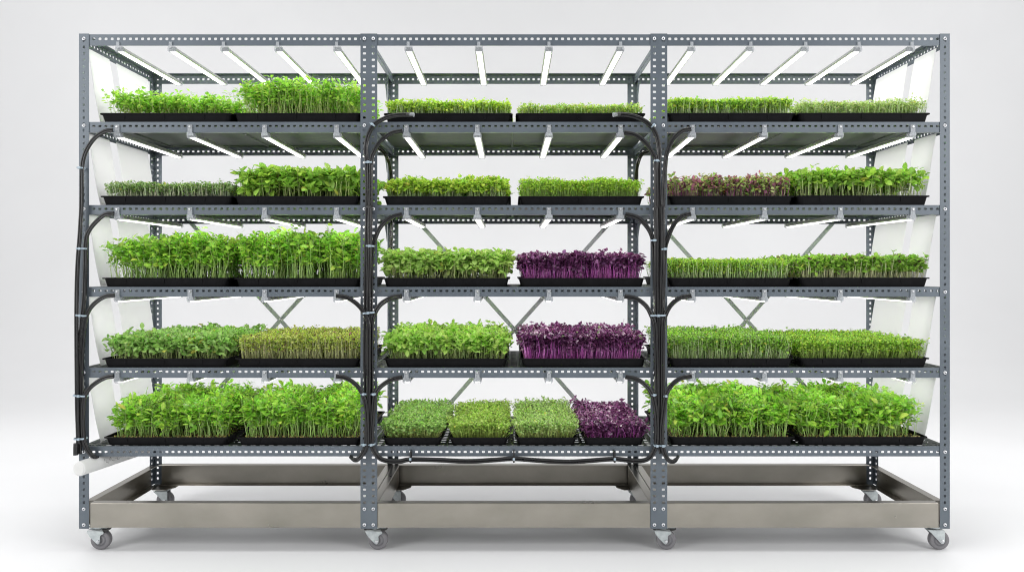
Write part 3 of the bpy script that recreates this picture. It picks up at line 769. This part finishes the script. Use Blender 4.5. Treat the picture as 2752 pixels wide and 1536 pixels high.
def pea(W, D, seed, h, n, leafc, stemc, ls=0.022, tendrils=4, hv=0.10, lean=0.026, amp=0.10, sr=0.0015, lowleaf=0.42, dens=6, elong=0.62):
    rng = np.random.default_rng(seed); nb = NB()
    x, y = layout(rng, n, W, D, 1.3, 0.014)
    H_ = h * field(rng, x, y, amp) * (1 + rng.normal(0, hv, n))
    H_ = np.where(rng.uniform(0, 1, n) < 0.15, H_ * rng.uniform(0.45, 0.8, n), H_)
    ox, oy = lean_out(x, y, W, D, lean)
    top = np.stack([x + ox + rng.normal(0, 0.010, n), y + oy + rng.normal(0, 0.010, n), H_], 1)
    bot = np.stack([x, y, np.zeros(n)], 1)
    b1 = rng.normal(0, 0.0045, (n, 3)); b1[:, 2] = 0; b2 = rng.normal(0, 0.003, (n, 3)); b2[:, 2] = 0
    def at(t):
        t = np.asarray(t)
        if t.ndim == 1 and len(t) == n: tt = t[:, None]
        else: tt = np.full((n, 1), float(t))
        return bot + (top - bot) * tt + b1 * np.sin(tt * math.pi) + b2 * np.sin(tt * math.pi * 3)
    path = np.stack([at(t) for t in np.linspace(0, 1, 8)], 1)
    stems(nb, path, sr * rng.uniform(0.65, 1.25, n), pick(rng, n, stemc, 0.12), 0.5)
    ph = rng.uniform(0, 6.28, n)
    for j in range(dens):
        t = lowleaf + (1 - lowleaf) * (j + rng.uniform(0.2, 0.9, n)) / dens
        o_ = at(t); ph = ph + 2.2 + rng.normal(0, 0.5, n)
        for k in range(2):
            a = ph + k * math.pi + rng.normal(0, 0.35, n)
            pet = rng.uniform(0.002, 0.010, n)
            el = rng.normal(0.42, 0.38, n)
            dr = np.stack([np.cos(a) * np.cos(el), np.sin(a) * np.cos(el), np.sin(el)], 1)
            up = np.stack([rng.normal(0, 0.45, n), rng.normal(0, 0.45, n), np.ones(n)], 1)
            L = ls * rng.uniform(0.55, 1.2, n) * (0.65 + 0.5 * np.minimum(t, 0.9))
            keep = rng.uniform(0, 1, n) < (0.86 if j > 0 else 0.55)
            leaves(nb, rng, (o_ + dr * pet[:, None])[keep], dr[keep], up[keep], L[keep], (L * rng.uniform(elong - 0.12, elong + 0.12, n))[keep], pickl(rng, n, leafc, 0.24)[keep], T_OVAL, 0.25)
    # small leaves low on the stem
    o_ = at(rng.uniform(0.12, 0.5, n)); a = rng.uniform(0, 6.28, n)
    dr = np.stack([np.cos(a), np.sin(a), rng.uniform(0, 0.7, n)], 1)
    leaves(nb, rng, o_, dr, np.tile([0, 0, 1.0], (n, 1)), ls * 0.45 * rng.uniform(0.6, 1.2, n), ls * 0.24 * rng.uniform(0.6, 1.2, n), pickl(rng, n, leafc, 0.2), T_SMALL)
    for k in range(tendrils):
        m_ = rng.uniform(0, 1, n) < 0.8; q = int(m_.sum()); p0 = at(rng.uniform(0.8, 1.0, n))[m_]
        a = rng.uniform(0, 6.28, q); L = rng.uniform(0.014, 0.042, q); c0 = rng.uniform(-1.6, 1.6, q)
        s_ = 6; pts = [p0]; el = rng.uniform(0.6, 1.5, q)
        for i in range(1, s_):
            a2 = a + c0 * i / s_; e2 = el - 0.25 * i * rng.uniform(0.3, 1.2, q)
            stp = np.stack([np.cos(a2) * np.cos(e2), np.sin(a2) * np.cos(e2), np.sin(e2)], 1) * (L / s_)[:, None]
            pts.append(pts[-1] + stp)
        stems(nb, np.stack(pts, 1), np.full(q, 0.00055), pick(rng, q, [(0.42, 0.60, 0.16), (0.50, 0.64, 0.24)], 0.15), 0.5)
    return nb.mesh("seedlings", 'leaf')

def soil_mesh(W, D, seed, lumps=0, base=(0.055, 0.040, 0.022)):
    rng = np.random.default_rng(seed); nb = NB()
    nx, ny = 44, 40
    X, Y = np.meshgrid(np.linspace(0, W, nx), np.linspace(0, D, ny), indexing='ij')
    Z = rng.normal(0, 0.0012, X.shape); V = np.stack([X, Y, Z], -1).reshape(-1, 3)
    I = (np.arange(nx - 1)[:, None] * ny + np.arange(ny - 1)[None]).ravel()
    F = np.stack([I, I + ny, I + ny + 1, I + 1], 1)
    C = np.array(base)[None] * rng.uniform(0.6, 1.5, (len(V), 1)); nb.add(V, F, C)
    if lumps:
        n = lumps; x, y = layout(rng, n, W, D, 1.9, 0.006)
        r = rng.uniform(0.0022, 0.0052, n); c = np.stack([x, y, r * 0.7 + rng.uniform(0, 0.003, n)], 1)
        cube = np.array([(a, b, d_) for a in (-1, 1) for b in (-1, 1) for d_ in (-1, 1)]) * 0.62
        V = c[:, None] + cube[None] * r[:, None, None] * rng.uniform(0.6, 1.25, (n, 8, 3))
        Fq = np.array([(0, 1, 3, 2), (4, 6, 7, 5), (0, 4, 5, 1), (2, 3, 7, 6), (0, 2, 6, 4), (1, 5, 7, 3)])
        F = (Fq[None] + (np.arange(n) * 8)[:, None, None]).reshape(-1, 4)
        C = np.repeat(pick(rng, n, [(0.42, 0.34, 0.10), (0.30, 0.22, 0.08), (0.50, 0.42, 0.18), (0.14, 0.12, 0.03)], 0.25), 8, 0)
        nb.add(V.reshape(-1, 3), F, C)
    return nb.mesh("growing_medium", 'soil')

def tray_mesh(W, D, Hh):
    """rim outline W x D, front-left corner of the rim at the origin, base at z=0; long flat-bottomed flared tray"""
    mb = MB(); rim = 0.007; fl = 0.008
    def loop(inset, z, r=0.018, n=4):
        pts = []
        x0, x1, y0, y1 = inset, W - inset, inset * 0.6, D - inset * 0.6
        for cx, cy, a0 in ((x1 - r, y0 + r, -90), (x1 - r, y1 - r, 0), (x0 + r, y1 - r, 90), (x0 + r, y0 + r, 180)):
            for k in range(n + 1):
                a = math.radians(a0 + 90 * k / n); pts.append((cx + r * math.cos(a), cy + r * math.sin(a), z))
        return pts
    prof = [(rim + fl, 0.0, .016), (rim, Hh - 0.007, .018), (rim - 0.0005, Hh - 0.0045, .018), (0.0008, Hh - 0.0050, .012), (0.0, Hh - 0.0012, .012), (0.0012, Hh, .012), (rim - 0.001, Hh, .016), (rim + 0.0008, Hh - 0.002, .016), (rim + fl + 0.001, 0.002, .015)]
    L = [loop(i, z, r) for i, z, r in prof]; m_ = len(L[0]); vs = [v for l in L for v in l]
    fs = [(i * m_ + k, i * m_ + (k + 1) % m_, (i + 1) * m_ + (k + 1) % m_, (i + 1) * m_ + k) for i in range(len(L) - 1) for k in range(m_)]
    mb.add(vs, fs); mb.add(L[0], [tuple(range(m_))]); mb.add(L[-1], [tuple(range(m_))])
    nrib = 3 if W > 0.3 else 1
    for k in range(nrib):
        xc = W * (k + 0.5) / nrib if nrib == 1 else W * (0.185 + 0.30 * k)
        for s_ in (-1, 1):
            pass
        mb.prism([(-0.0042, 0), (0.0042, 0), (0.0036, -0.0145), (0.002, -0.0165), (-0.002, -0.0165), (-0.0036, -0.0145)], 0, 1,
                 lambda u, v, w: (xc + u, (rim * 0.6 - 0.0022 + 0.004 * w + 0.6 * fl * (-v) / Hh), Hh - 0.0052 + v))
    return mb.mesh("tray", 'tray')

GS = [(0.58, 0.74, 0.34), (0.46, 0.66, 0.22), (0.68, 0.78, 0.46)]           # pale stems
G_LIME = [(0.30, 0.52, 0.05), (0.38, 0.60, 0.07), (0.22, 0.43, 0.04)]
G_MID = [(0.19, 0.40, 0.045), (0.25, 0.47, 0.06), (0.14, 0.32, 0.035)]
G_DARK = [(0.14, 0.29, 0.06), (0.19, 0.35, 0.08), (0.10, 0.22, 0.04)]
G_PEA = [(0.20, 0.47, 0.04), (0.28, 0.56, 0.06), (0.14, 0.35, 0.035), (0.34, 0.62, 0.07)]
G_BLUE = [(0.23, 0.43, 0.10), (0.30, 0.50, 0.14), (0.18, 0.36, 0.07)]
G_OLIVE = [(0.34, 0.50, 0.08), (0.42, 0.55, 0.14), (0.30, 0.47, 0.06)]
G_BRN = [(0.24, 0.11, 0.11), (0.20, 0.40, 0.07), (0.32, 0.48, 0.12), (0.18, 0.08, 0.10), (0.30, 0.40, 0.12)]
P_LEAF = [(0.125, 0.035, 0.10), (0.165, 0.05, 0.14), (0.080, 0.022, 0.062), (0.21, 0.08, 0.19)]
P_STEM = [(0.56, 0.12, 0.50), (0.42, 0.07, 0.38), (0.72, 0.28, 0.64), (0.62, 0.16, 0.50)]
PS = [(0.48, 0.70, 0.20), (0.56, 0.74, 0.28)]
# row, px left, px right, rim py, maker, label, lumps
def F_(**k): return lambda W, D, s: fine(W, D, s, **k)
def Pe(**k): return lambda W, D, s: pea(W, D, s, **k)
TR = [
 (1, 265, 629, 303.5, Pe(h=0.082, n=800, leafc=G_PEA, stemc=[(0.58, 0.70, 0.26)], ls=0.019, tendrils=3, sr=0.0010, hv=0.13), "black tray of short curly pea shoots at the left end of the top shelf", 300),
 (1, 624, 973, 303.5, Pe(h=0.125, n=900, leafc=G_PEA, stemc=[(0.58, 0.70, 0.26)], ls=0.021, tendrils=5, sr=0.0011, hv=0.10), "black tray of taller bushy pea shoots, second from left on the top shelf", 300),
 (1, 1030, 1378, 304, F_(h=0.056, n=5200, stemc=GS, leafc=G_LIME, ls=0.0097, hv=0.10, amp=0.10), "black tray of bright lime cress left of centre on the top shelf", 0),
 (1, 1386, 1736, 304, F_(h=0.044, n=4300, stemc=GS, leafc=G_OLIVE + G_MID, ls=0.0076, hv=0.10, amp=0.07, low=0.2), "black tray of the shortest sparse olive sprouts right of centre on the top shelf", 0),
 (1, 1792, 2141, 303.5, F_(h=0.064, n=4800, stemc=GS, leafc=G_MID + G_LIME, ls=0.0108, hv=0.08, amp=0.10, low=0.06, big=0.02, bigs=0.011), "black tray of leafy green sprouts right of the right middle post, top shelf", 0),
 (1, 2146, 2503, 303, F_(h=0.057, n=4200, stemc=GS, leafc=[(0.30, 0.47, 0.13), (0.38, 0.52, 0.18), (0.22, 0.38, 0.08)], ls=0.0078, hv=0.13, amp=0.10, low=0.2), "black tray of wispy pale green sprouts at the right end of the top shelf", 0),
 (2, 267, 628, 526, F_(h=0.057, n=5000, stemc=[(0.64, 0.74, 0.46), (0.72, 0.76, 0.56)], leafc=G_DARK + [(0.27, 0.40, 0.15)], ls=0.0086, hv=0.09, amp=0.07, low=0.10), "black tray of low sprouts with whitish stems, left end of the second shelf", 0),
 (2, 625, 970, 526.5, F_(h=0.100, n=520, stemc=[(0.52, 0.64, 0.24)], leafc=G_MID + [(0.30, 0.54, 0.06)], ls=0.036, lr=0.62, sr=0.0015, fill=1.4, zlo=0.35, hv=0.10, lpp=4, tmpl=T_OVAL, tilt=0.35, low=0.30, amp=0.08, lean=0.02), "black tray of tall broad-leaved shoots beside the left middle post, second shelf", 0),
 (2, 1027, 1373, 527, F_(h=0.066, n=3800, stemc=GS, leafc=G_LIME, ls=0.0165, hv=0.14, amp=0.16, big=0.05, bigs=0.013, bigc=G_MID, clump=0.25, spiky=0.02), "black tray of tousled bright sprouts with standing round leaves, second shelf", 0),
 (2, 1393, 1733, 527, F_(h=0.072, n=5200, stemc=[(0.36, 0.56, 0.12), (0.44, 0.62, 0.18)], leafc=G_LIME + [(0.26, 0.52, 0.04)], ls=0.0084, hv=0.08, amp=0.12, low=0.10, sr=0.0005), "black tray of dense grassy bright sprouts right of centre on the second shelf", 0),
 (2, 1796, 2137, 526, F_(h=0.074, n=2100, stemc=[(0.48, 0.18, 0.34), (0.60, 0.58, 0.34), (0.42, 0.14, 0.30), (0.50, 0.60, 0.26)], leafc=G_BRN, ls=0.0165, hv=0.15, amp=0.12, low=0.12, clump=0.25, tmpl=T_OVAL, lr=0.7, spiky=0.02), "black tray of brown, purple and green mixed leaves on the second shelf", 0),
 (2, 2141, 2502, 525, F_(h=0.096, n=850, stemc=[(0.56, 0.66, 0.30)], leafc=G_MID + [(0.30, 0.54, 0.06)], ls=0.030, lr=0.6, sr=0.0012, fill=0.9, zlo=0.5, hv=0.09, lpp=3, tmpl=T_OVAL, tilt=0.3, low=0.12, amp=0.10, lean=0.022, spiky=0.02), "black tray of leafy shoots on bare pale stems, right end of second shelf", 0),
 (3, 271, 614, 746, Pe(h=0.148, n=740, leafc=G_PEA, stemc=PS, ls=0.028, tendrils=6, sr=0.0017), "black tray of tall pea shoots at the left end of the middle shelf", 500),
 (3, 627, 972, 746.5, Pe(h=0.160, n=740, leafc=G_PEA, stemc=PS, ls=0.029, tendrils=9, sr=0.0018), "black tray of the tallest pea shoots beside the left middle post on the middle shelf", 500),
 (3, 1026, 1371, 746.5, F_(h=0.092, n=1200, stemc=[(0.56, 0.64, 0.28)], leafc=[(0.28, 0.50, 0.09), (0.35, 0.56, 0.13), (0.21, 0.40, 0.07)], ls=0.028, lr=0.78, sr=0.0009, hv=0.10, tmpl=T_OVAL, tilt=0.2, low=0.28, amp=0.08, lean=0.026, lpp=3), "black tray of round-leaved green shoots left of the purple tray, middle shelf", 0),
 (3, 1392, 1737, 746.5, F_(h=0.088, n=2200, stemc=P_STEM, leafc=P_LEAF, ls=0.0175, lr=0.8, fill=1.3, zlo=0.5, sr=0.0008, hv=0.10, tmpl=T_OVAL, low=0.10, amp=0.08, mat='purple', lean=0.02, lpp=3, tilt=0.15), "black tray of dark purple leaves on magenta stems on the middle shelf", 0),
 (3, 1793, 2134, 746, F_(h=0.074, n=5600, stemc=GS, leafc=G_LIME + G_MID, ls=0.0086, hv=0.07, amp=0.05, low=0.22), "black tray of even light green cress right of the middle posts, middle shelf", 0),
 (3, 2148, 2502, 745.5, F_(h=0.080, n=4600, stemc=[(0.70, 0.74, 0.42), (0.76, 0.78, 0.50)], leafc=G_MID, ls=0.0165, hv=0.08, amp=0.07, low=0.06, spiky=0.01, accent=[(0.10, 0.05, 0.05)], accf=0.03), "black tray of green sprouts with bare cream stems, right end of middle shelf", 0),
 (4, 271, 613, 962.5, F_(h=0.080, n=1250, stemc=[(0.56, 0.66, 0.28)], leafc=[(0.22, 0.44, 0.09), (0.29, 0.51, 0.13), (0.16, 0.34, 0.06)], ls=0.0255, lr=0.66, sr=0.0008, hv=0.11, tmpl=T_OVAL, tilt=0.15, low=0.32, amp=0.07, lean=0.024, lpp=3), "black tray of oval-leaved green shoots at the left end of the fourth shelf", 0),
 (4, 629, 970, 962.5, F_(h=0.084, n=5600, stemc=[(0.66, 0.66, 0.36), (0.58, 0.62, 0.28)], leafc=G_OLIVE + [(0.24, 0.32, 0.05)], ls=0.0092, hv=0.08, amp=0.05, low=0.10, accent=[(0.13, 0.05, 0.06)], accf=0.07, big=0.01, bigs=0.013, bigc=G_MID), "black tray of olive and pinkish brown sprouts on the fourth shelf", 0),
 (4, 1028, 1367, 962.5, F_(h=0.088, n=1300, stemc=[(0.56, 0.68, 0.28)], leafc=[(0.28, 0.53, 0.08), (0.36, 0.60, 0.12), (0.21, 0.43, 0.06)], ls=0.0265, lr=0.66, sr=0.0008, hv=0.11, tmpl=T_OVAL, tilt=0.2, low=0.32, amp=0.06, lean=0.026, lpp=3), "black tray of bright oval-leaved shoots left of the purple tray, fourth shelf", 0),
 (4, 1397, 1740, 962.5, F_(h=0.087, n=2300, stemc=P_STEM, leafc=P_LEAF, ls=0.0185, lr=0.8, fill=1.3, zlo=0.5, sr=0.0008, hv=0.10, tmpl=T_OVAL, low=0.10, amp=0.06, mat='purple', lean=0.022, lpp=3, tilt=0.15, accent=[(0.20, 0.34, 0.10)], accf=0.01), "black tray of dark purple leaves on magenta stems on the fourth shelf", 0),
 (4, 1796, 2137, 962, F_(h=0.083, n=4800, stemc=GS, leafc=G_MID + [(0.17, 0.32, 0.07)], ls=0.0116, lr=0.75, hv=0.08, amp=0.06, low=0.16, big=0.02, bigs=0.012), "black tray of mid green sprouts right of the right middle post, fourth shelf", 0),
 (4, 2150, 2501, 961.5, F_(h=0.074, n=6500, stemc=[(0.42, 0.58, 0.14)], leafc=G_LIME + G_MID, ls=0.0089, hv=0.07, amp=0.05, low=0.35), "black tray of dense mossy sprouts at the right end of the fourth shelf", 0),
 (5, 276, 614, 1174, Pe(h=0.122, n=740, leafc=G_PEA, stemc=PS, ls=0.029, tendrils=9, sr=0.0017, elong=0.48), "black tray of slender-leaved pea shoots at the left end of the bottom shelf", 700),
 (5, 633, 972, 1174.5, Pe(h=0.130, n=740, leafc=G_PEA, stemc=PS, ls=0.030, tendrils=9, sr=0.0017, elong=0.50), "black tray of pea shoots beside the left middle post on the bottom shelf", 700),
 (5, 1024, 1191, 1175, F_(h=0.058, n=2600, stemc=[(0.46, 0.56, 0.16), (0.54, 0.60, 0.22)], leafc=G_BLUE, ls=0.0132, lr=0.7, hv=0.10, amp=0.07, low=0.15, lean=0.030, side=0.5), "narrow black tray of blue green leafy sprouts, leftmost of four on the bottom middle shelf", 0),
 (5, 1204, 1370, 1175, F_(h=0.060, n=3600, stemc=[(0.46, 0.58, 0.14)], leafc=[(0.27, 0.46, 0.08), (0.33, 0.52, 0.10), (0.21, 0.38, 0.06)], ls=0.0084, hv=0.09, amp=0.08, low=0.30, lean=0.030, side=0.5), "narrow black tray of yellow green mossy sprouts, second of four on the bottom middle shelf", 0),
 (5, 1383, 1554, 1175, F_(h=0.063, n=3600, stemc=[(0.54, 0.64, 0.22)], leafc=[(0.30, 0.50, 0.13), (0.36, 0.55, 0.18), (0.23, 0.42, 0.09)], ls=0.0089, hv=0.08, amp=0.06, low=0.28, lean=0.030, side=0.5), "narrow black tray of pale green sprouts left of the purple one, bottom shelf", 0),
 (5, 1566, 1737, 1175, F_(h=0.054, n=1200, stemc=P_STEM, leafc=P_LEAF, ls=0.0170, lr=0.7, sr=0.0008, hv=0.12, tmpl=T_OVAL, low=0.18, amp=0.08, mat='purple', lean=0.024, side=0.5, lpp=3, tilt=0.2), "narrow black tray of dark purple leaves on the bottom middle shelf", 0),
 (5, 1797, 2139, 1173.5, Pe(h=0.130, n=740, leafc=G_PEA, stemc=PS, ls=0.030, tendrils=9, sr=0.0017, elong=0.52), "black tray of lush pea shoots right of the right middle post, bottom shelf", 700),
 (5, 2151, 2496, 1173, Pe(h=0.126, n=740, leafc=G_PEA, stemc=PS, ls=0.030, tendrils=9, sr=0.0017, elong=0.56), "black tray of pea shoots at the right end of the bottom shelf", 700),
]
TY = 0.005; TD = 0.555
cache = {}
for i, (r, pl, pr, rim, mk, label, lumps) in enumerate(TR):
    x0, x1 = PX(pl, TY), PX(pr, TY); W = x1 - x0
    # keep neighbouring trays of the same shelf apart
    nb_ = [t for t in TR if t[0] == r and t[1] > pl]
    if nb_:
        nx = PX(min(t[1] for t in nb_), TY)
        if x0 + W > nx - 0.002: W = nx - 0.002 - x0
    z0 = ZT[r] + 0.0002; Hh = PZ(rim, TY) - z0
    root = empty("microgreen_tray", (x0, TY, z0)); tag(root, label, "microgreens", "black trays of microgreens on the shelves")
    key = (round(W, 3), round(Hh, 3))
    if key not in cache: cache[key] = tray_mesh(W, TD, Hh)
    link("tray", cache[key], root)
    m_ = 0.0128; zs = Hh - 0.010
    so = link("growing_medium", soil_mesh(W - 2 * m_ - 0.004, TD - 2 * m_ - 0.004, i + 50, lumps, (0.055, 0.042, 0.022)), root, (m_ + 0.002, m_ + 0.002, zs))
    if lumps: so["label"] = "brown medium strewn with pale seed hulls"
    g = link("seedlings", mk(W - 2 * m_, TD - 2 * m_, 100 + i), root, (m_, m_, zs)); g["kind"] = "stuff"

# ------------------------------------------------------------------ studio backdrop
mb = MB(); n = 40; Rr = 3.8; YB = 7.0
prof = [(-6.0, 0.0)]
for k in range(25):
    prof.append((-6.0 + (YB - Rr + 6.0) * (k + 1) / 25, 0.0))
for k in range(1, 25):
    a = math.pi / 2 * k / 24; prof.append((YB - Rr + Rr * math.sin(a), Rr - Rr * math.cos(a)))
prof += [(YB, 4.0), (YB, 9.0)]
vs = [(x, y, z) for y, z in prof for x in (-13.0, 13.0)]
mb.add(vs, [(2 * i, 2 * i + 1, 2 * i + 3, 2 * i + 2) for i in range(len(prof) - 1)], True)
bd = mb.build("backdrop", 'studio'); tag(bd, "seamless white studio floor curving up into the backdrop", None, None, "structure")

# ------------------------------------------------------------------ light
w = bpy.data.worlds.new("World"); sc.world = w; w.use_nodes = True
bg = w.node_tree.nodes["Background"]; bg.inputs["Color"].default_value = (0.985, 0.99, 1.0, 1); bg.inputs["Strength"].default_value = 0.49
def area(name, loc, target, sx, sy, power, col=(1, 1, 1)):
    L = bpy.data.lights.new(name, 'AREA'); L.shape = 'RECTANGLE'; L.size = sx; L.size_y = sy; L.energy = power; L.color = col
    o = bpy.data.objects.new(name, L); COL.objects.link(o); o.location = loc
    o.rotation_euler = (Vector(target) - Vector(loc)).to_track_quat('-Z', 'Y').to_euler(); return o
area("softbox_overhead", (0, 0.0, 4.4), (0, 0.0, 0), 6.5, 2.4, 165)
area("backdrop_fill", (-6.0, 2.6, 4.6), (-5.6, 6.5, 4.3), 4.0, 1.6, 74)  # added unseen fill lamps that lift and even out the backdrop wall
area("backdrop_fill", (6.0, 2.6, 4.6), (5.6, 6.5, 4.3), 4.0, 1.6, 74)
area("backdrop_fill", (0.0, 2.6, 4.8), (0.0, 6.5, 4.5), 6.0, 1.2, 18)
area("softbox_left", (-4.5, -3.2, 2.6), (0, 0.2, 0.9), 2.0, 2.5, 120)
area("softbox_right", (4.5, -3.2, 2.6), (0, 0.2, 0.9), 2.0, 2.5, 120)
area("side_fill", (-5.5, 0.4, 1.6), (0, 0.4, 1.1), 2.0, 2.5, 50)  # added unseen fill lamps, whitening the reflector sheets from outside
area("side_fill", (5.5, 0.4, 1.6), (0, 0.4, 1.1), 2.0, 2.5, 50)

# ------------------------------------------------------------------ render settings
sc.render.engine = 'CYCLES'
sc.view_settings.view_transform = 'Standard'; sc.view_settings.look = 'None'
sc.view_settings.exposure = 0; sc.view_settings.gamma = 1
cy = sc.cycles
cy.use_denoising = True; cy.denoising_prefilter = 'ACCURATE'; cy.pixel_filter_type = 'BLACKMAN_HARRIS'; cy.filter_width = 1.1
cy.max_bounces = 8; cy.diffuse_bounces = 4; cy.glossy_bounces = 3; cy.transmission_bounces = 4; cy.transparent_max_bounces = 8
cy.sample_clamp_indirect = 4.0; cy.sample_clamp_direct = 3.0; cy.caustics_reflective = False; cy.caustics_refractive = False
